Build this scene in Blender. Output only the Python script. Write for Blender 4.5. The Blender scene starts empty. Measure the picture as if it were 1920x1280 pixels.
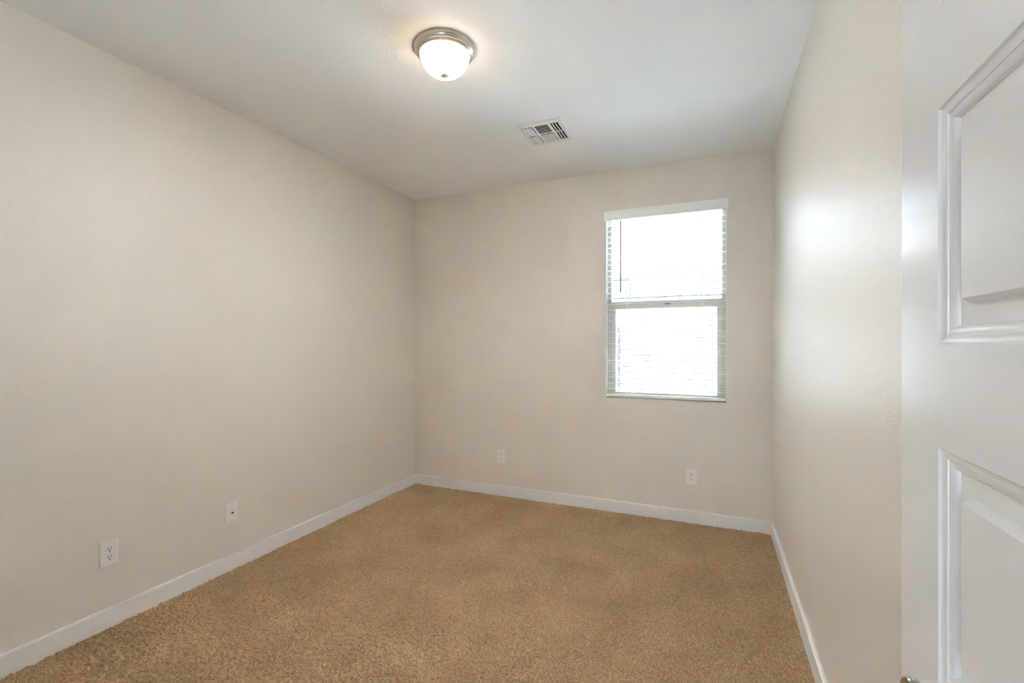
import bpy, bmesh, math, random
import numpy as np
from mathutils import Vector, Matrix

S = bpy.context.scene
COL = S.collection
R_ = math.radians

# ------------------------------------------------------------------ room numbers (metres)
XL, XR, YB, YN, H = -2.658, 0.391, 3.770, -0.058, 2.743
BBH, BBT = 0.090, 0.016

# ------------------------------------------------------------------ camera
cam_d = bpy.data.cameras.new('camera')
cam = bpy.data.objects.new('camera', cam_d)
COL.objects.link(cam)
cam.location = (0, 0, 1.354)
cam.rotation_euler = (R_(90), 0, R_(23.3785))
cam_d.sensor_width = 36
cam_d.lens = 872.0 / 1920 * 36
cam_d.shift_y = 3.2 / 1920
cam_d.clip_start = 0.01
S.camera = cam

# ------------------------------------------------------------------ sky, sun, exposure
SKY_STRENGTH = 8.5
SKY_COLOR = (0.58, 0.76, 1.0)
SUN_STRENGTH = 185.0
LAMP_RIM = 13.0
LAMP_LOW = 850.0
LAMP_COLOR = (0.96, 0.985, 1.0)
SUN_COLOR = (0.66, 0.81, 1.0)
LAMP_RIM_COLOR = (1.0, 0.78, 0.54)
HALL_FILL_COLOR = (0.66, 0.81, 1.0)
HALL_FILL_POWER = 34.0
w = bpy.data.worlds.new('sky')
S.world = w
w.use_nodes = True
bg = w.node_tree.nodes['Background']
bg.inputs[0].default_value = (*SKY_COLOR, 1)
bg.inputs[1].default_value = SKY_STRENGTH

sun_d = bpy.data.lights.new('sun', 'SUN')
sun_d.energy = SUN_STRENGTH
sun_d.angle = R_(0.6)
sun_d.color = SUN_COLOR
sun = bpy.data.objects.new('sun', sun_d)
COL.objects.link(sun)
sun.location = (-3, -6, 9)
sun.rotation_euler = (R_(31), 0, R_(-20))      # shines over the roof towards +y, never into the window

S.view_settings.view_transform = 'Standard'
S.view_settings.look = 'None'
S.view_settings.gamma = 1
S.view_settings.use_curve_mapping = False
S.view_settings.exposure = 0.0
S.cycles.use_denoising = True
S.cycles.max_bounces = 14
S.cycles.diffuse_bounces = 10
S.cycles.glossy_bounces = 4
S.cycles.transparent_max_bounces = 16
S.cycles.sample_clamp_indirect = 0
S.cycles.pixel_filter_type = 'BOX'
S.cycles.filter_width = 1.0

# ------------------------------------------------------------------ helpers
def tag(o, label=None, cat=None, group=None, kind=None):
    if label: o['label'] = label
    if cat: o['category'] = cat
    if group: o['group'] = group
    if kind: o['kind'] = kind
    return o

def empty(name, loc=(0, 0, 0), rotz=0):
    o = bpy.data.objects.new(name, None)
    o.empty_display_size = 0.05
    COL.objects.link(o)
    o.location = loc
    o.rotation_euler = (0, 0, rotz)
    return o

def build(name, bm, mat, parent=None, smooth=False, kind=None):
    me = bpy.data.meshes.new(name)
    bmesh.ops.recalc_face_normals(bm, faces=bm.faces)
    bm.to_mesh(me)
    bm.free()
    for m in (mat if isinstance(mat, (list, tuple)) else [mat]):
        me.materials.append(m)
    if smooth:
        for p in me.polygons: p.use_smooth = True
        if smooth is not True:
            me.set_sharp_from_angle(angle=R_(smooth))
    o = bpy.data.objects.new(name, me)
    COL.objects.link(o)
    if parent: o.parent = parent
    if kind: o['kind'] = kind
    return o

def box(bm, a, b, bevel=0, seg=2):
    r = bmesh.ops.create_cube(bm, size=1)
    vs = r['verts']
    for v in vs:
        v.co = Vector([(a[i] + b[i]) / 2 + v.co[i] * (b[i] - a[i]) for i in range(3)])
    if bevel:
        es = list({e for v in vs for e in v.link_edges})
        bmesh.ops.bevel(bm, geom=es, offset=bevel, segments=seg, affect='EDGES', profile=0.5)
    return vs

def tilted_box(bm, centre, size, axis, angle):
    r = bmesh.ops.create_cube(bm, size=1)
    M = Matrix.Translation(centre) @ Matrix.Rotation(angle, 4, axis) @ Matrix.Diagonal((*size, 1))
    bmesh.ops.transform(bm, matrix=M, verts=r['verts'])

def lathe(bm, prof, n=64, centre=(0, 0, 0), cap=False):
    rings = []
    for (r, z) in prof:
        if r < 1e-6:
            rings.append([bm.verts.new((centre[0], centre[1], centre[2] + z))])
        else:
            rings.append([bm.verts.new((centre[0] + r * math.cos(2 * math.pi * i / n),
                                        centre[1] + r * math.sin(2 * math.pi * i / n),
                                        centre[2] + z)) for i in range(n)])
    for a, b in zip(rings, rings[1:]):
        for i in range(n):
            j = (i + 1) % n
            if len(a) == 1 and len(b) == 1: continue
            if len(a) == 1: bm.faces.new((a[0], b[i], b[j]))
            elif len(b) == 1: bm.faces.new((a[i], a[j], b[0]))
            else: bm.faces.new((a[i], a[j], b[j], b[i]))

def extrude_profile(bm, prof, p0, p1, across, up=Vector((0, 0, 1))):
    """closed profile (u across, v up) swept straight from p0 to p1"""
    p0, p1, across = Vector(p0), Vector(p1), Vector(across)
    A = [bm.verts.new(p0 + across * u + up * v) for u, v in prof]
    B = [bm.verts.new(p1 + across * u + up * v) for u, v in prof]
    n = len(prof)
    for i in range(n):
        j = (i + 1) % n
        bm.faces.new((A[i], A[j], B[j], B[i]))
    bm.faces.new(A)
    bm.faces.new(B[::-1])

def tube(bm, p0, p1, r0, r1=None, n=12):
    r1 = r0 if r1 is None else r1
    p0, p1 = Vector(p0), Vector(p1)
    d = (p1 - p0)
    q = d.to_track_quat('Z', 'Y').to_matrix().to_4x4()
    bmesh.ops.create_cone(bm, cap_ends=True, segments=n, radius1=r0, radius2=r1, depth=d.length,
                          matrix=Matrix.Translation((p0 + p1) / 2) @ q)

def quad_ring(bm, xs, ys, z, hole):
    """flat plate in xy with one rectangular hole"""
    (x0, x1), (y0, y1), (hx0, hx1, hy0, hy1) = xs, ys, hole
    X = [x0, hx0, hx1, x1]; Y = [y0, hy0, hy1, y1]
    V = [[bm.verts.new((x, y, z)) for y in Y] for x in X]
    for i in range(3):
        for j in range(3):
            if i == 1 and j == 1: continue
            bm.faces.new((V[i][j], V[i + 1][j], V[i + 1][j + 1], V[i][j + 1]))

# ------------------------------------------------------------------ materials
def mat(name, color, rough=0.5, metal=0.0, spec=0.5, bump=None, emit=None):
    m = bpy.data.materials.new(name)
    m.use_nodes = True
    nt = m.node_tree
    p = nt.nodes['Principled BSDF']
    p.inputs['Base Color'].default_value = (*color, 1)
    p.inputs['Roughness'].default_value = rough
    p.inputs['Metallic'].default_value = metal
    p.inputs['Specular IOR Level'].default_value = spec
    if emit:
        p.inputs['Emission Color'].default_value = (*emit[0], 1)
        p.inputs['Emission Strength'].default_value = emit[1]
    if bump:
        tc = nt.nodes.new('ShaderNodeTexCoord')
        last = None
        for scale, dist, detail in bump:
            nz = nt.nodes.new('ShaderNodeTexNoise')
            nz.inputs['Scale'].default_value = scale
            nz.inputs['Detail'].default_value = detail
            b = nt.nodes.new('ShaderNodeBump')
            b.inputs['Distance'].default_value = dist
            b.inputs['Strength'].default_value = 1.0
            nt.links.new(tc.outputs['Object'], nz.inputs['Vector'])
            nt.links.new(nz.outputs['Fac'], b.inputs['Height'])
            if last: nt.links.new(last.outputs['Normal'], b.inputs['Normal'])
            last = b
        nt.links.new(last.outputs['Normal'], p.inputs['Normal'])
    return m

M_wall = mat('beige_eggshell_paint', (0.73, 0.685, 0.62), 0.38, spec=0.45, bump=[(120, 0.0014, 3), (260, 0.0005, 2)])
M_ceil = mat('white_ceiling_paint', (0.88, 0.90, 0.925), 0.75, bump=[(90, 0.0007, 3)])
M_trim = mat('white_trim_paint', (0.80, 0.795, 0.785), 0.35)
M_door = mat('white_door_paint', (0.80, 0.795, 0.785), 0.23)
M_vinyl = mat('almond_vinyl', (0.60, 0.575, 0.49), 0.4)
M_slat = mat('white_blind_vinyl', (0.86, 0.86, 0.85), 0.4)
_nt = M_slat.node_tree                  # thin white vinyl lets a little daylight through
_tl = _nt.nodes.new('ShaderNodeBsdfTranslucent'); _tl.inputs[0].default_value = (0.85, 0.85, 0.84, 1)
_mx = _nt.nodes.new('ShaderNodeMixShader'); _mx.inputs[0].default_value = 0.22
_nt.links.new(_nt.nodes['Principled BSDF'].outputs[0], _mx.inputs[1]); _nt.links.new(_tl.outputs[0], _mx.inputs[2])
_nt.links.new(_mx.outputs[0], _nt.nodes['Material Output'].inputs[0])
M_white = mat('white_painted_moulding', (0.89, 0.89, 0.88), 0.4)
M_cord = mat('white_cord', (0.85, 0.85, 0.84), 0.8)
M_wand = mat('smoky_grey_plastic', (0.10, 0.10, 0.105), 0.25)
M_plate = mat('white_switchplate_plastic', (0.80, 0.79, 0.77), 0.3)
M_dark = mat('black_slot', (0.015, 0.013, 0.012), 0.6)
M_screw = mat('painted_screw', (0.62, 0.61, 0.59), 0.35)
M_nickel = mat('brushed_nickel', (0.62, 0.57, 0.51), 0.28, metal=1.0)
M_lever = mat('satin_nickel', (0.50, 0.48, 0.46), 0.12, metal=1.0)
M_bowl = mat('lit_frosted_glass', (0.9, 0.88, 0.84), 0.3, emit=(LAMP_COLOR, LAMP_RIM))
_nt = M_bowl.node_tree          # the bulbs sit low in the bowl: its bottom glows more than its rim
_tc = _nt.nodes.new('ShaderNodeTexCoord'); _sx = _nt.nodes.new('ShaderNodeSeparateXYZ'); _mr = _nt.nodes.new('ShaderNodeMapRange')
_mr.inputs['From Min'].default_value = -0.104; _mr.inputs['From Max'].default_value = -0.128
_mr.inputs['To Min'].default_value = LAMP_RIM; _mr.inputs['To Max'].default_value = LAMP_RIM + LAMP_LOW
_nt.links.new(_tc.outputs['Object'], _sx.inputs[0]); _nt.links.new(_sx.outputs['Z'], _mr.inputs['Value'])
_nt.links.new(_mr.outputs['Result'], _nt.nodes['Principled BSDF'].inputs['Emission Strength'])
_mc = _nt.nodes.new('ShaderNodeMapRange'); _mc.data_type = 'FLOAT_VECTOR'          # glass is warmer up by the rim
_mc.inputs[7].default_value = (-0.100,) * 3; _mc.inputs[8].default_value = (-0.115,) * 3
_mc.inputs[9].default_value = LAMP_RIM_COLOR; _mc.inputs[10].default_value = LAMP_COLOR
_nt.links.new(_sx.outputs['Z'], _mc.inputs['Vector'])
_nt.links.new(_mc.outputs['Vector'], _nt.nodes['Principled BSDF'].inputs['Emission Color'])
M_vent = mat('white_enamel', (0.80, 0.80, 0.80), 0.4)
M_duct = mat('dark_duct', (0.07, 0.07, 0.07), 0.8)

m = bpy.data.materials.new('window_glass')
m.use_nodes = True
nt = m.node_tree
nt.nodes.clear()
out = nt.nodes.new('ShaderNodeOutputMaterial')
tr = nt.nodes.new('ShaderNodeBsdfTransparent'); tr.inputs[0].default_value = (0.93, 0.95, 0.94, 1)
gl = nt.nodes.new('ShaderNodeBsdfGlossy'); gl.inputs['Roughness'].default_value = 0.02
fr = nt.nodes.new('ShaderNodeFresnel'); fr.inputs[0].default_value = 1.45
mx = nt.nodes.new('ShaderNodeMixShader')
nt.links.new(fr.outputs[0], mx.inputs[0]); nt.links.new(tr.outputs[0], mx.inputs[1])
nt.links.new(gl.outputs[0], mx.inputs[2]); nt.links.new(mx.outputs[0], out.inputs[0])
M_glass = m

# carpet: heathered brown cut pile
m = bpy.data.materials.new('brown_cut_pile_carpet')
m.use_nodes = True
nt = m.node_tree
p = nt.nodes['Principled BSDF']
p.inputs['Roughness'].default_value = 0.95
p.inputs['Specular IOR Level'].default_value = 0.1
p.inputs['Sheen Weight'].default_value = 0.15
tc = nt.nodes.new('ShaderNodeTexCoord')
vor = nt.nodes.new('ShaderNodeTexVoronoi'); vor.inputs['Scale'].default_value = 310
rgb = nt.nodes.new('ShaderNodeSeparateColor')
ramp = nt.nodes.new('ShaderNodeValToRGB')
ramp.color_ramp.elements[0].color = (0.265, 0.156, 0.068, 1)
ramp.color_ramp.elements[1].color = (0.70, 0.490, 0.290, 1)
e = ramp.color_ramp.elements.new(0.5); e.color = (0.50, 0.325, 0.168, 1)
big = nt.nodes.new('ShaderNodeTexNoise'); big.inputs['Scale'].default_value = 3.0; big.inputs['Detail'].default_value = 3
bigr = nt.nodes.new('ShaderNodeMapRange')
bigr.inputs['From Min'].default_value = 0.3; bigr.inputs['From Max'].default_value = 0.7
bigr.inputs['To Min'].default_value = 0.88; bigr.inputs['To Max'].default_value = 1.12
mul = nt.nodes.new('ShaderNodeVectorMath'); mul.operation = 'SCALE'
nt.links.new(tc.outputs['Object'], vor.inputs['Vector'])
nt.links.new(tc.outputs['Object'], big.inputs['Vector'])
nt.links.new(vor.outputs['Color'], rgb.inputs[0])
nt.links.new(rgb.outputs[0], ramp.inputs[0])
nt.links.new(ramp.outputs[0], mul.inputs[0])
nt.links.new(big.outputs['Fac'], bigr.inputs['Value'])
nt.links.new(bigr.outputs['Result'], mul.inputs['Scale'])
nt.links.new(mul.outputs['Vector'], p.inputs['Base Color'])
fine = nt.nodes.new('ShaderNodeTexNoise'); fine.inputs['Scale'].default_value = 420; fine.inputs['Detail'].default_value = 2
bp = nt.nodes.new('ShaderNodeBump'); bp.inputs['Distance'].default_value = 0.004
nt.links.new(tc.outputs['Object'], fine.inputs['Vector'])
nt.links.new(fine.outputs['Fac'], bp.inputs['Height'])
nt.links.new(bp.outputs['Normal'], p.inputs['Normal'])
M_carpet = m

# outside
M_ground = mat('white_gravel', (0.80, 0.78, 0.74), 0.9)
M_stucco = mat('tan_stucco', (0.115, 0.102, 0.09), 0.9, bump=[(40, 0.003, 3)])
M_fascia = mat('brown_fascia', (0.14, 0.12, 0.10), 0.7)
M_roof = mat('clay_roof_tile', (0.42, 0.30, 0.24), 0.8)
M_nglass = mat('dark_house_glass', (0.10, 0.11, 0.12), 0.1)
M_post = mat('dusty_pink_stucco', (0.17, 0.135, 0.14), 0.9)

# ------------------------------------------------------------------ room shell
# window opening in the back wall
WX0, WX1, WZ0, WZ1 = -0.799, 0.0925, 0.914, 2.400
WT = 0.15
bm = bmesh.new()
for a, b in [((XL - 0.12, YB, -0.1), (WX0, YB + WT, H + 0.1)), ((WX1, YB, -0.1), (XR + 0.12, YB + WT, H + 0.1)),
             ((WX0, YB, -0.1), (WX1, YB + WT, WZ0)), ((WX0, YB, WZ1), (WX1, YB + WT, H + 0.1))]:
    box(bm, a, b)
build('wall_back', bm, M_wall, kind='structure')
bm = bmesh.new(); box(bm, (XL - 0.12, YN - 0.12, -0.1), (XL, YB, H + 0.1)); build('wall_left', bm, M_wall, kind='structure')
bm = bmesh.new(); box(bm, (XR, YN - 0.12, -0.1), (XR + 0.12, YB, H + 0.1)); build('wall_right', bm, M_wall, kind='structure')
# near wall with the doorway the picture is taken through
DX0, DX1, DZ = -0.560, 0.232, 2.055
bm = bmesh.new()
box(bm, (XL, YN - 0.12, -0.1), (DX0, YN, H + 0.1))
box(bm, (DX1 + 0.02, YN - 0.12, -0.1), (XR, YN, H + 0.1))
box(bm, (DX0, YN - 0.12, DZ), (DX1 + 0.02, YN, H + 0.1))
build('wall_near', bm, M_wall, kind='structure')
# hall behind the doorway
HY = -1.50
bm = bmesh.new()
box(bm, (XL - 0.12, HY - 0.12, -0.1), (1.6, HY, H + 0.1))
box(bm, (XL - 0.12, HY, -0.1), (XL, YN - 0.12, H + 0.1))
box(bm, (1.5, HY, -0.1), (1.62, YN - 0.12, H + 0.1))
box(bm, (XR + 0.12, YN - 0.24, -0.1), (1.5, YN - 0.12, H + 0.1))
build('wall_hall', bm, M_wall, kind='structure')

# ceiling with the hole of the air register
VX0, VX1, VY0, VY1 = -1.155, -0.857, 2.736, 3.070
hole = (VX0 + 0.014, VX1 - 0.014, VY0 + 0.030, VY1 - 0.030)
bm = bmesh.new()
quad_ring(bm, (XL - 0.12, 1.62), (HY - 0.12, YB + WT), H, hole)
quad_ring(bm, (XL - 0.12, 1.62), (HY - 0.12, YB + WT), H + 0.25, hole)
x0, x1, y0, y1 = hole
for (a, b) in [((x0, y0), (x1, y0)), ((x1, y0), (x1, y1)), ((x1, y1), (x0, y1)), ((x0, y1), (x0, y0))]:
    bm.faces.new([bm.verts.new(c) for c in [(*a, H), (*b, H), (*b, H + 0.25), (*a, H + 0.25)]])
X0, X1, Y0, Y1 = XL - 0.12, 1.62, HY - 0.12, YB + WT
for (a, b) in [((X0, Y0), (X1, Y0)), ((X1, Y0), (X1, Y1)), ((X1, Y1), (X0, Y1)), ((X0, Y1), (X0, Y0))]:
    bm.faces.new([bm.verts.new(c) for c in [(*a, H), (*b, H), (*b, H + 0.25), (*a, H + 0.25)]])
bmesh.ops.remove_doubles(bm, verts=bm.verts, dist=1e-5)
build('ceiling', bm, M_ceil, kind='structure')

# floor: carpet pile as a finely displaced sheet
def carpet():
    rng = np.random.default_rng(7)
    step = 0.004
    ox0, ox1, oy0, oy1 = XL, XR, YN - 0.12, YB
    nx, ny = int((ox1 - ox0) / step), int((oy1 - oy0) / step)
    xs = np.linspace(ox0, ox1, nx); ys = np.linspace(oy0, oy1, ny)
    X, Y = np.meshgrid(xs, ys, indexing='ij')
    def blur(a, k):
        for _ in range(k):
            a = (a + np.roll(a, 1, 0) + np.roll(a, -1, 0) + np.roll(a, 1, 1) + np.roll(a, -1, 1)) / 5
        return a
    def norm(a):
        a = a - a.mean()
        return a / a.std()
    h = norm(blur(rng.random((nx, ny)), 1)) * 0.0027
    h += norm(blur(rng.random((nx, ny)), 12)) * 0.0011
    Z = np.clip(h, -0.006, 0.006) - 0.003
    jx = (rng.random((nx, ny)) - 0.5) * step * 0.6
    jy = (rng.random((nx, ny)) - 0.5) * step * 0.6
    jx[0, :] = jx[-1, :] = 0; jy[:, 0] = jy[:, -1] = 0
    V = np.stack([X + jx, Y + jy, Z], -1).reshape(-1, 3)
    idx = np.arange(nx * ny).reshape(nx, ny)
    F = np.stack([idx[:-1, :-1], idx[1:, :-1], idx[1:, 1:], idx[:-1, 1:]], -1).reshape(-1, 4)
    # a skirt and underside make it a slab
    base = len(V)
    V = np.vstack([V, [[ox0, oy0, -0.08], [ox1, oy0, -0.08], [ox1, oy1, -0.08], [ox0, oy1, -0.08]]])
    me = bpy.data.meshes.new('floor')
    F = np.vstack([F, [[base, base + 3, base + 2, base + 1]]])
    me.vertices.add(len(V)); me.vertices.foreach_set('co', V.astype(np.float32).ravel())
    me.loops.add(F.size); me.loops.foreach_set('vertex_index', F.astype(np.int32).ravel())
    me.polygons.add(len(F)); me.polygons.foreach_set('loop_start', np.arange(0, F.size, 4, dtype=np.int32))
    me.update(calc_edges=True)
    me.validate()
    me.materials.append(M_carpet)
    for_smooth = np.ones(len(me.polygons), dtype=bool)
    me.polygons.foreach_set('use_smooth', for_smooth)
    o = bpy.data.objects.new('floor', me)
    COL.objects.link(o)
    o['kind'] = 'structure'
carpet()
bm = bmesh.new(); box(bm, (XL, HY, -0.08), (1.5, YN - 0.12, -0.002)); build('floor_hall', bm, M_carpet, kind='structure')

# baseboards
prof = [(0, -0.01), (BBT, -0.01), (BBT, BBH - 0.006), (BBT - 0.002, BBH - 0.002), (BBT - 0.006, BBH), (0, BBH)]
bm = bmesh.new(); extrude_profile(bm, prof, (XL, YB, 0), (XR, YB, 0), (0, -1, 0)); build('baseboard_back', bm, M_trim, kind='structure')
bm = bmesh.new(); extrude_profile(bm, prof, (XL, YN, 0), (XL, YB - BBT, 0), (1, 0, 0)); build('baseboard_left', bm, M_trim, kind='structure')
bm = bmesh.new(); extrude_profile(bm, prof, (XR, YN, 0), (XR, YB - BBT, 0), (-1, 0, 0)); build('baseboard_right', bm, M_trim, kind='structure')

bm = bmesh.new(); extrude_profile(bm, prof, (XL + BBT, YN, 0), (DX0 - 0.06, YN, 0), (0, 1, 0)); build('baseboard_near', bm, M_trim, kind='structure')

# ------------------------------------------------------------------ window
FY = YB + 0.066      # inner face of the vinyl frame
def ring_bm(x0, x1, z0, z1, wl, wr, wb, wt, y0, y1, bev=0.002):
    bm = bmesh.new()
    box(bm, (x0, y0, z0), (x0 + wl, y1, z1), bev)
    box(bm, (x1 - wr, y0, z0), (x1, y1, z1), bev)
    box(bm, (x0 + wl, y0, z0), (x1 - wr, y1, z0 + wb), bev)
    box(bm, (x0 + wl, y0, z1 - wt), (x1 - wr, y1, z1), bev)
    return bm
MEET = 1.662
bm = ring_bm(WX0, WX1, WZ0, WZ1, 0.032, 0.030, 0.022, 0.03, FY, YB + 0.140)
box(bm, (WX0 + 0.032, FY + 0.034, MEET - 0.006), (WX1 - 0.030, FY + 0.066, MEET + 0.032), 0.003)     # fixed meeting rail
win = build('window_1', bm, M_vinyl, kind='structure')
bm = bmesh.new(); box(bm, (WX0 + 0.03, FY + 0.048, MEET + 0.03), (WX1 - 0.028, FY + 0.054, WZ1 - 0.028)); build('upper_pane', bm, M_glass, win)
SX0, SX1 = WX0 + 0.032, WX1 - 0.030
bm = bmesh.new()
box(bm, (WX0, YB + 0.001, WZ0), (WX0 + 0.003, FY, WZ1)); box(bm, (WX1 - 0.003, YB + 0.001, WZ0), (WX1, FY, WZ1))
build('brightened_reveal', bm, M_white, win)  # white strips added over the side reveals, standing in for skylight on them
sash = build('lower_sash', ring_bm(SX0, SX1, WZ0 + 0.020, MEET, 0.034, 0.035, 0.022, 0.030, FY + 0.006, FY + 0.032), M_vinyl, win)
bm = bmesh.new(); box(bm, (SX0 + 0.032, FY + 0.016, WZ0 + 0.040), (SX1 - 0.033, FY + 0.022, MEET - 0.028)); build('lower_pane', bm, M_glass, sash)
bm = bmesh.new()
box(bm, (-0.358, FY + 0.008, MEET), (-0.306, FY + 0.028, MEET + 0.006), 0.002)
tube(bm, (-0.332, FY + 0.017, MEET + 0.006), (-0.332, FY + 0.017, MEET + 0.014), 0.009, n=16)
box(bm, (-0.338, FY - 0.006, MEET + 0.008), (-0.328, FY + 0.020, MEET + 0.013), 0.0015)
build('sash_lock', bm, mat('bronze_lock', (0.10, 0.09, 0.08), 0.4), sash)

# ------------------------------------------------------------------ blind
blind = empty('window_blind', (-0.351, YB, WZ0))
tag(blind, 'white horizontal slat blind lowered over the window with its slats open', 'window blind')
O = Vector(blind.location)
def bpart(name, bm, m, parent=blind, smooth=False):
    o = build(name, bm, m, None, smooth)
    for v in o.data.vertices: v.co -= O
    o.parent = parent
    return o
bm = bmesh.new()
vp = [(0.000, 0.0), (0.014, 0.0), (0.016, 0.003), (0.016, 0.009), (0.0145, 0.012), (0.0145, 0.058), (0.016, 0.062),
      (0.018, 0.067), (0.018, 0.072), (0.016, 0.075), (0.000, 0.075)]
extrude_profile(bm, vp, (-0.812, YB - 0.001, 2.343), (0.103, YB - 0.001, 2.343), (0, -1, 0))
bpart('valance', bm, M_white)
bm = bmesh.new(); box(bm, (WX0 + 0.006, YB + 0.006, 2.362), (WX1 - 0.006, YB + 0.056, 2.398), 0.002); bpart('headrail', bm, M_white)
# slats, 50 mm wide, gently crowned
SLX0, SLX1, PITCH, Z0 = WX0 + 0.007, WX1 - 0.007, 0.0457, 0.9848
def slat_bm():
    bm = bmesh.new()
    n = 6
    prof = []
    for i in range(n + 1):
        t = i / n
        prof.append((0.006 + 0.050 * t, 0.0016 + 0.0018 * math.sin(math.pi * t)))
    for i in range(n, -1, -1):
        t = i / n
        prof.append((0.006 + 0.050 * t, -0.0012 + 0.0018 * math.sin(math.pi * t)))
    extrude_profile(bm, prof, (SLX0, YB, Z0), (SLX1, YB, Z0), (0, 1, 0))
    return bm
slat = bpart('slat', slat_bm(), M_slat)
for k in range(1, 30):
    c = slat.copy(); COL.objects.link(c); c.parent = blind
    c.location = (0, 0, k * PITCH)
bm = bmesh.new(); box(bm, (SLX0, YB + 0.007, 0.9245), (SLX1, YB + 0.055, 0.944), 0.003); bpart('bottom_rail', bm, M_white)
for x in (-0.633, -0.350, -0.078):
    bm = bmesh.new()
    for yy in (0.0045, 0.0575):
        tube(bm, (x, YB + yy, 0.944), (x, YB + yy, 2.365), 0.0011, n=6)
    for k in range(30):
        tube(bm, (x, YB + 0.0045, Z0 + k * PITCH - 0.003), (x, YB + 0.0575, Z0 + k * PITCH - 0.003), 0.0007, n=5)
    bpart('ladder_cord', bm, M_cord)
bm = bmesh.new()
tube(bm, (-0.680, YB - 0.004, 1.800), (-0.680, YB - 0.004, 2.336), 0.0040, 0.0038)
tube(bm, (-0.680, YB - 0.004, 1.764), (-0.680, YB - 0.004, 1.800), 0.0052, 0.0042)
tube(bm, (-0.680, YB - 0.004, 2.332), (-0.680, YB + 0.012, 2.366), 0.0026)
bpart('tilt_wand', bm, M_wand)

# ------------------------------------------------------------------ ceiling lamp
LX, LY = -1.162, 1.889
lamp = empty('ceiling_light', (LX, LY, H))
tag(lamp, 'round brushed nickel flush ceiling light with a lit frosted glass bowl', 'ceiling light')
bm = bmesh.new()
lathe(bm, [(0.100, -0.0005), (0.1405, -0.0005), (0.143, -0.003), (0.1425, -0.007), (0.140, -0.014), (0.1355, -0.022),
           (0.1315, -0.0262), (0.1300, -0.0265), (0.1290, -0.0285), (0.1262, -0.0310), (0.1250, -0.0312), (0.1240, -0.0332),
           (0.1212, -0.0350), (0.1185, -0.0352), (0.1165, -0.0340), (0.116, -0.030), (0.108, -0.028), (0.100, -0.0005)], 96)
build('pan', bm, M_nickel, lamp, smooth=35)
bm = bmesh.new()
pr = []
for i in range(25):
    t = i / 24 * math.pi / 2
    pr.append((0.1155 * math.cos(t) ** 0.92 if i < 24 else 0.0, -0.031 - 0.098 * math.sin(t)))
lathe(bm, pr, 96)
bowl = build('glass_bowl', bm, M_bowl, lamp, smooth=True)
bm = bmesh.new()
lathe(bm, [(0.0, -0.1265), (0.0195, -0.1265), (0.0200, -0.1285), (0.0180, -0.1310), (0.0110, -0.1335), (0.0065, -0.1360),
           (0.0050, -0.1385), (0.0035, -0.1395), (0.0045, -0.1410), (0.0048, -0.1428), (0.0030, -0.1448), (0.0, -0.1455)], 32)
build('finial', bm, M_nickel, lamp, smooth=40)

# ------------------------------------------------------------------ ceiling air register
vx, vy = (VX0 + VX1) / 2, (VY0 + VY1) / 2
vent = empty('ceiling_vent', (vx, vy, H))
tag(vent, 'white square four-way air register set in the ceiling between lamp and window', 'air vent')
def loc(bm_name, bm, m, smooth=False):
    o = build(bm_name, bm, m, None, smooth)
    for v in o.data.vertices: v.co -= Vector((vx, vy, H))
    o.parent = vent
    return o
zt, zb = H - 0.001, H - 0.0055
xa0, xa1 = -1.131, -1.068        # left bank
xb0, xb1 = -1.054, -0.964        # centre bank
xc0, xc1 = -0.946, -0.886        # right bank
ya0, yam0, yam1, ya1 = 2.784, 2.904, 2.914, 3.030
bm = bmesh.new()
outer = [(VX0, VY0), (VX1, VY0), (VX1, VY1), (VX0, VY1)]
i1 = 0.012
for a, b in [((VX0 + i1, VY0 + i1, zb), (xa0, VY1 - i1, zt)), ((xc1, VY0 + i1, zb), (VX1 - i1, VY1 - i1, zt)),
             ((xa0, VY0 + i1, zb), (xc1, ya0, zt)), ((xa0, ya1, zb), (xc1, VY1 - i1, zt)),
             ((xa1, ya0, zb), (xb0, ya1, zt)), ((xb1, ya0, zb), (xc0, ya1, zt)),
             ((xa0, yam0, zb), (xa1, yam1, zt)), ((xb0, yam0, zb), (xb1, yam1, zt)), ((xc0, yam0, zb), (xc1, yam1, zt))]:
    box(bm, a, b)
# sloping rim
inn = [(VX0 + i1, VY0 + i1), (VX1 - i1, VY0 + i1), (VX1 - i1, VY1 - i1), (VX0 + i1, VY1 - i1)]
for k in range(4):
    j = (k + 1) % 4
    bm.faces.new([bm.verts.new(c) for c in [(*outer[k], H - 0.0005), (*outer[j], H - 0.0005), (*inn[j], zb), (*inn[k], zb)]])
loc('face_plate', bm, M_vent)
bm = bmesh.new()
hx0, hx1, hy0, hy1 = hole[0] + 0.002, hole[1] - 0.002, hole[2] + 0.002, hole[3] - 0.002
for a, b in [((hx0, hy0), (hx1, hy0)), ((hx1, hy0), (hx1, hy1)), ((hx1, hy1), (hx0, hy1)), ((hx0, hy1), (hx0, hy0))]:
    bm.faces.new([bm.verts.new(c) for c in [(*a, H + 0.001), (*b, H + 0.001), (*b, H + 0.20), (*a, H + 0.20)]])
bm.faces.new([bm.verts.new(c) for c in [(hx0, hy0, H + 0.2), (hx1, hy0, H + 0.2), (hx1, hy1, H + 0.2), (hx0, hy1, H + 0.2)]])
loc('duct_box', bm, M_duct)
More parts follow.
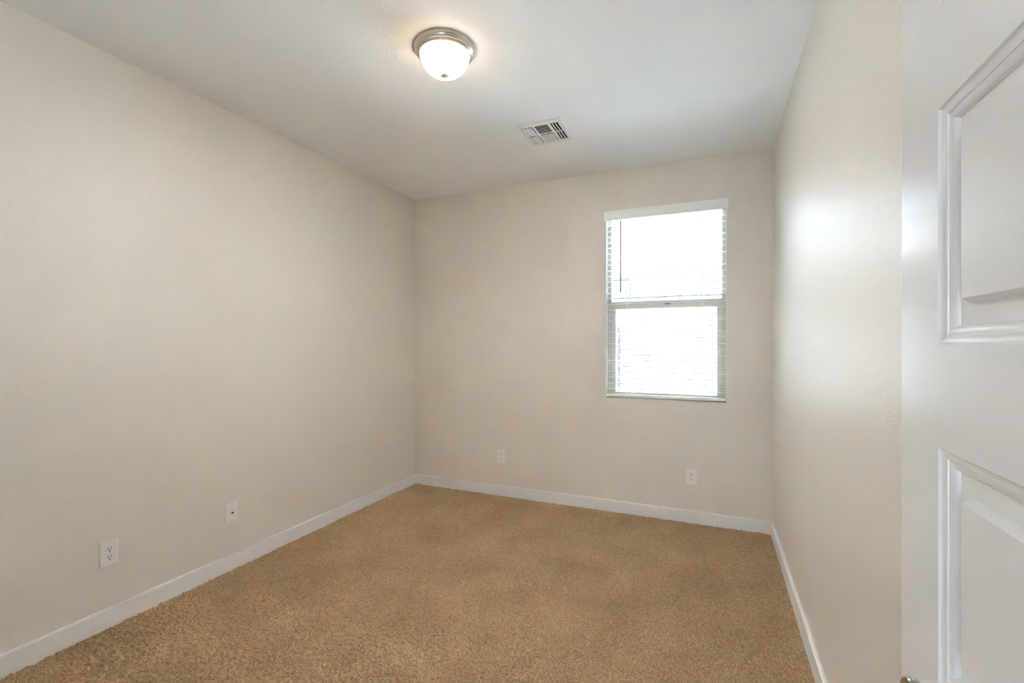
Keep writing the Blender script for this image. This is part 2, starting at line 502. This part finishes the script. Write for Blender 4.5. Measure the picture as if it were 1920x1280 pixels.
for (y0, y1) in ((ya0, yam0), (yam1, ya1)):
    for k in range(3):
        # left bank: blades hang out towards the left wall
        bm = bmesh.new()
        cx = xa0 + (k + 0.5) * (xa1 - xa0) / 3
        tilted_box(bm, (cx - 0.003, (y0 + y1) / 2, H - 0.0065), (0.0160, y1 - y0 - 0.006, 0.0012), 'Y', R_(-27))
        loc('blade', bm, M_vent)
        bm = bmesh.new()
        cx = xc0 + (k + 0.5) * (xc1 - xc0) / 3
        tilted_box(bm, (cx + 0.004, (y0 + y1) / 2, H - 0.004), (0.0125, y1 - y0 - 0.004, 0.0012), 'Y', R_(18))
        loc('blade', bm, M_vent)
for k in range(6):
    bm = bmesh.new()
    cy = ya0 + (k + 0.5) * (yam0 - ya0) / 6
    tilted_box(bm, ((xb0 + xb1) / 2, cy - 0.004, H - 0.0045), (xb1 - xb0 - 0.003, 0.0115, 0.0012), 'X', R_(16))
    loc('blade', bm, M_vent)
    bm = bmesh.new()
    cy = yam1 + (k + 0.5) * (ya1 - yam1) / 6
    tilted_box(bm, ((xb0 + xb1) / 2, cy + 0.003, H - 0.007), (xb1 - xb0 - 0.003, 0.0132, 0.0012), 'X', R_(-10))
    loc('blade', bm, M_vent)

# ------------------------------------------------------------------ outlets (built facing -y, wall plane at y = 0)
PW, PH, PT = 0.079, 0.124, 0.0065
def plate_bm():
    bm = bmesh.new()
    a = [(-PW / 2, 0, -PH / 2), (PW / 2, 0, -PH / 2), (PW / 2, 0, PH / 2), (-PW / 2, 0, PH / 2)]
    def lp(ins, y): return [bm.verts.new((x - math.copysign(ins, x), y, z - math.copysign(ins, z))) for x, _, z in a]
    loops = [lp(0, 0.0), lp(0, -0.0025), lp(0.0012, -0.0045), lp(0.004, -0.006), lp(0.008, -PT)]
    for A, B in zip(loops, loops[1:]):
        for i in range(4):
            j = (i + 1) % 4
            bm.faces.new((A[i], A[j], B[j], B[i]))
    bm.faces.new(loops[-1]); bm.faces.new(loops[0][::-1])
    return bm
def recept_bm(zc):
    bm = bmesh.new()
    r, hh = 0.0172, 0.0142
    pts = []
    for i in range(40):
        a = 2 * math.pi * i / 40
        x, z = r * math.cos(a), r * math.sin(a)
        pts.append((x, max(-hh, min(hh, z))))
    A = [bm.verts.new((x, -PT + 0.001, z + zc)) for x, z in pts]
    B = [bm.verts.new((x * 0.98, -PT - 0.0012, z * 0.98 + zc)) for x, z in pts]
    for i in range(40):
        j = (i + 1) % 40
        bm.faces.new((A[i], A[j], B[j], B[i]))
    bm.faces.new(B)
    bmesh.ops.remove_doubles(bm, verts=bm.verts, dist=1e-6)
    return bm
def slot_bm(kind, zc):
    bm = bmesh.new()
    y0, y1 = -PT - 0.0014, -PT - 0.0004
    if kind == 'g':
        tube(bm, (0, y1, zc - 0.0078), (0, y0, zc - 0.0078), 0.0028, n=16)
        box(bm, (-0.0028, y0, zc - 0.0108), (0.0028, y1, zc - 0.0078))
    else:
        x = -0.0064 if kind == 'l' else 0.0064
        hgt = 0.0048 if kind == 'l' else 0.0040
        box(bm, (x - 0.0013, y0, zc + 0.0035 - hgt), (x + 0.0013, y1, zc + 0.0035 + hgt))
    return bm
def screw(parent, z, name='screw'):
    bm = bmesh.new()
    tube(bm, (0, -PT + 0.0005, z), (0, -PT - 0.0012, z), 0.0034, 0.0028, n=20)
    box(bm, (-0.0026, -PT - 0.0014, z - 0.0004), (0.0026, -PT - 0.0010, z + 0.0004))
    return build(name, bm, M_screw, parent)
def make_outlet():
    t = empty('wall_outlet')
    build('cover_plate', plate_bm(), M_plate, t)
    for zc in (0.0195, -0.0195):
        r = build('receptacle', recept_bm(zc), M_plate, t)
        for k in 'lrg':
            build('slot', slot_bm(k, zc), M_dark, r)
    screw(t, 0.0)
    return t
def copy_tree(o, parent=None):
    c = o.copy(); COL.objects.link(c)
    if parent: c.parent = parent
    for ch in o.children: copy_tree(ch, c)
    return c
first = make_outlet()
first.location = (XL, 1.279, 0.350); first.rotation_euler = (0, 0, R_(90))
tag(first, 'white duplex outlet low on the left wall, nearest the camera', 'wall outlet', 'duplex wall outlets')
o = copy_tree(first); o.location = (-1.734, YB, 0.3443); o.rotation_euler = (0, 0, 0)
tag(o, 'white duplex outlet low on the back wall, left of the window', 'wall outlet', 'duplex wall outlets')
o = copy_tree(first); o.location = (-0.1525, YB, 0.3448); o.rotation_euler = (0, 0, 0)
tag(o, 'white duplex outlet on the back wall directly below the window', 'wall outlet', 'duplex wall outlets')

jack = empty('wall_jack', (XL, 1.898, 0.339), R_(90))
tag(jack, 'white plate with one small dark jack on the left wall, nearer the corner', 'wall jack')
build('cover_plate', plate_bm(), M_plate, jack)
bm = bmesh.new()
box(bm, (-0.0105, -PT - 0.0016, -0.012), (0.0105, -PT + 0.001, 0.012), 0.0008)
port = build('jack_module', bm, M_plate, jack)
bm = bmesh.new()
box(bm, (-0.0075, -PT - 0.0019, -0.0075), (0.0075, -PT - 0.0009, 0.0005))
box(bm, (-0.0040, -PT - 0.0019, 0.0004), (0.0040, -PT - 0.0009, 0.0030))
build('jack_port', bm, M_dark, port)
for z in (0.0485, -0.0485): screw(jack, z)

# ------------------------------------------------------------------ open door (five panels), folded back along the right wall
DF, DTK = 0.210, 0.035            # face towards the room, leaf thickness
DY0, DY1 = -0.052, 0.7067         # hinge edge, free edge
DB, DT_ = 0.018, 2.045
STILE, = 0.1008,
panels = [(0.322, 0.5606), (0.666, 0.9046), (1.0097, 1.2483), (1.3530, 1.5915), (1.6970, 1.9357)]
pprof = [(0, 0)]
for k in range(1, 9):                      # quarter-round, fillet, then a cove down to the flat of the recess
    t = k / 8 * math.pi / 2
    pprof.append((0.0085 * (1 - math.cos(t)) + 0.0006, 0.0040 * math.sin(t)))
pprof += [(0.0096, 0.0041), (0.0099, 0.0052)]
for k in range(1, 9):
    t = k / 8 * math.pi / 2
    pprof.append((0.0099 + 0.0086 * math.sin(t), 0.0052 + 0.0058 * (1 - math.cos(t)) + 0.0004 * k / 8))
pprof += [(0.0385, 0.0114), (0.0423, 0.0026), (0.0429, 0.0018)]
def door_face(bm, x, sgn):
    """sgn=+1: recess goes towards +x"""
    e = 0.0022
    ys = [DY0 + e, DY0 + STILE, DY1 - STILE, DY1 - e]
    def q(y0, z0, y1, z1):
        bm.faces.new([bm.verts.new((x, *c)) for c in [(y0, z0), (y1, z0), (y1, z1), (y0, z1)]])
    q(ys[0], DB + e, ys[1], DT_ - e); q(ys[2], DB + e, ys[3], DT_ - e)
    zc = DB + e
    for (a, b) in panels:
        q(ys[1], zc, ys[2], a); zc = b
    q(ys[1], zc, ys[2], DT_ - e)
    for (a, b) in panels:
        prev = None
        for (s, d) in pprof:
            L = [bm.verts.new((x + sgn * d, y, z)) for y, z in
                 [(ys[1] + s, a + s), (ys[2] - s, a + s), (ys[2] - s, b - s), (ys[1] + s, b - s)]]
            if prev:
                for i in range(4):
                    j = (i + 1) % 4
                    bm.faces.new((prev[i], prev[j], L[j], L[i]))
            prev = L
        bm.faces.new(prev)
    # eased arris
    A = [(DY0 + e, DB + e), (DY1 - e, DB + e), (DY1 - e, DT_ - e), (DY0 + e, DT_ - e)]
    B = [(DY0, DB), (DY1, DB), (DY1, DT_), (DY0, DT_)]
    for i in range(4):
        j = (i + 1) % 4
        bm.faces.new([bm.verts.new(c) for c in [(x, *A[i]), (x, *A[j]), (x + sgn * e, *B[j]), (x + sgn * e, *B[i])]])
    return [(x + sgn * e, *c) for c in B]
bm = bmesh.new()
Fr = door_face(bm, DF, 1)
Bk = door_face(bm, DF + DTK, -1)
for i in range(4):
    j = (i + 1) % 4
    bm.faces.new([bm.verts.new(c) for c in [Fr[i], Fr[j], Bk[j], Bk[i]]])
bmesh.ops.remove_doubles(bm, verts=bm.verts, dist=1e-6)
door = build('door_1', bm, M_door, kind='structure')

def lever(face_x, sgn):
    """sgn = direction away from the leaf"""
    hy, hz = 0.6485, 0.9480
    bm = bmesh.new()
    lathe(bm, [(0.0, 0.0), (0.0315, 0.0), (0.0322, 0.002), (0.0320, 0.0075), (0.0305, 0.0100), (0.0270, 0.0112), (0.0150, 0.0120), (0.0, 0.0120)], 48)
    bmesh.ops.transform(bm, matrix=Matrix.Translation((face_x, hy, hz)) @ Matrix.Rotation(sgn * math.pi / 2, 4, 'Y'), verts=bm.verts)
    h = build('door_lever', bm, M_lever, door, smooth=40)
    bm = bmesh.new()
    tube(bm, (face_x + sgn * 0.010, hy, hz), (face_x + sgn * 0.052, hy, hz), 0.0095, 0.0085, n=24)
    pts = [(0.0, 0.0), (0.03, 0.001), (0.07, -0.001), (0.105, -0.004)]
    for (a, za), (b, zb_) in zip(pts, pts[1:]):
        tube(bm, (face_x + sgn * 0.050, hy - a, hz + za), (face_x + sgn * 0.050, hy - b, hz + zb_), 0.0088 - a * 0.02, 0.0088 - b * 0.02, n=20)
    bmesh.ops.create_uvsphere(bm, u_segments=20, v_segments=12, radius=0.0098, matrix=Matrix.Translation((face_x + sgn * 0.050, hy, hz)))
    build('handle', bm, M_lever, h, smooth=50)
lever(DF, -1)
lever(DF + DTK, 1)
# hinges on the jamb side
for z in (0.25, 1.03, 1.80):
    bm = bmesh.new()
    tube(bm, (DF + DTK + 0.004, DY0 - 0.001, z - 0.045), (DF + DTK + 0.004, DY0 - 0.001, z + 0.045), 0.005, n=16)
    build('hinge', bm, M_lever, door)
# door casing around the doorway, on the room side
bm = bmesh.new()
box(bm, (DX0 - 0.06, YN, 0), (DX0, YN + 0.014, DZ + 0.06), 0.003)
box(bm, (DX1 + 0.02, YN, 0), (DX1 + 0.08, YN + 0.014, DZ + 0.06), 0.003)
box(bm, (DX0, YN, DZ), (DX1 + 0.02, YN + 0.014, DZ + 0.06), 0.003)
build('trim_1', bm, M_trim, kind='structure')

# ------------------------------------------------------------------ fill light added in the hall behind the camera, framed like a window
HX0, HX1, HZ0, HZ1 = -0.75, 0.35, 0.45, 1.95
bm = bmesh.new()
for a, b in [((HX0 - 0.05, HY, HZ0 - 0.05), (HX0, HY + 0.02, HZ1 + 0.05)), ((HX1, HY, HZ0 - 0.05), (HX1 + 0.05, HY + 0.02, HZ1 + 0.05)),
             ((HX0, HY, HZ0 - 0.05), (HX1, HY + 0.02, HZ0)), ((HX0, HY, HZ1), (HX1, HY + 0.02, HZ1 + 0.05))]:
    box(bm, a, b, 0.003)
build('hall_fill_frame', bm, M_trim, kind='structure')
ld = bpy.data.lights.new('hall_fill', 'AREA')
ld.shape = 'RECTANGLE'; ld.size = HX1 - HX0; ld.size_y = HZ1 - HZ0; ld.energy = HALL_FILL_POWER; ld.color = HALL_FILL_COLOR
lo = bpy.data.objects.new('hall_fill', ld); COL.objects.link(lo)
lo.location = ((HX0 + HX1) / 2, HY + 0.012, (HZ0 + HZ1) / 2); lo.rotation_euler = (R_(90), 0, 0)      # faces +y, through the doorway

# ------------------------------------------------------------------ outside the window
bm = bmesh.new(); box(bm, (-14, YB + WT, -0.4), (14, 22, -0.2)); build('ground', bm, M_ground, kind='structure')
NY = 9.0
house = empty('neighbor_house', (-3.6, NY, -0.2))
tag(house, 'pale stucco house washed out by daylight beyond the window', 'house')
def hpart(name, bm, m, parent=house):
    o = build(name, bm, m, None)
    for v in o.data.vertices: v.co -= Vector((-3.6, NY, -0.2))
    o.parent = parent
    return o
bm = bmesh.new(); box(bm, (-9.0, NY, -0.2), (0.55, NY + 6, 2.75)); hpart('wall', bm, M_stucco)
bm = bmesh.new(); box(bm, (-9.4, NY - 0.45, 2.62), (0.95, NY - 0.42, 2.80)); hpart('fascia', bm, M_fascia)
bm = bmesh.new()
A = [bm.verts.new(c) for c in [(-9.4, NY - 0.45, 2.80), (0.95, NY - 0.45, 2.80), (0.95, NY + 6.4, 2.80), (-9.4, NY + 6.4, 2.80)]]
T = [bm.verts.new(c) for c in [(-6.0, NY + 3, 3.6), (-2.4, NY + 3, 3.6)]]
bm.faces.new((A[0], A[1], T[1], T[0])); bm.faces.new((A[1], A[2], T[1])); bm.faces.new((A[2], A[3], T[0], T[1])); bm.faces.new((A[3], A[0], T[0])); bm.faces.new(A)
hpart('roof', bm, M_roof)
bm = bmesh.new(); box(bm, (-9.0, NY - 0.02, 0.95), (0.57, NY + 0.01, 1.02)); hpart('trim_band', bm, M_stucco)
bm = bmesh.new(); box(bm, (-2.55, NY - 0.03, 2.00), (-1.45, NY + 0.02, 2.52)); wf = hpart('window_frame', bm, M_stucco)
bm = bmesh.new(); box(bm, (-2.48, NY - 0.034, 2.06), (-1.52, NY - 0.028, 2.46)); hpart('window_pane', bm, M_nglass, wf)

# slim post close outside the lower left of the window
post = empty('garden_post', (-0.781, 4.25, -0.2))
tag(post, 'slim dusty pink post with a slanted top outside the lower left of the window', 'post')
bm = bmesh.new()
prof = [(0, 0), (0.026, 0), (0.026, 1.625), (0.023, 1.660), (0.017, 1.690), (0.009, 1.710), (0.0, 1.722)]
A = [bm.verts.new((x - 0.013, -0.012, z)) for x, z in prof]
B = [bm.verts.new((x - 0.013, 0.012, z)) for x, z in prof]
for i in range(len(prof)):
    j = (i + 1) % len(prof)
    bm.faces.new((A[i], A[j], B[j], B[i]))
bm.faces.new(A); bm.faces.new(B[::-1])
build('shaft', bm, M_post, post)
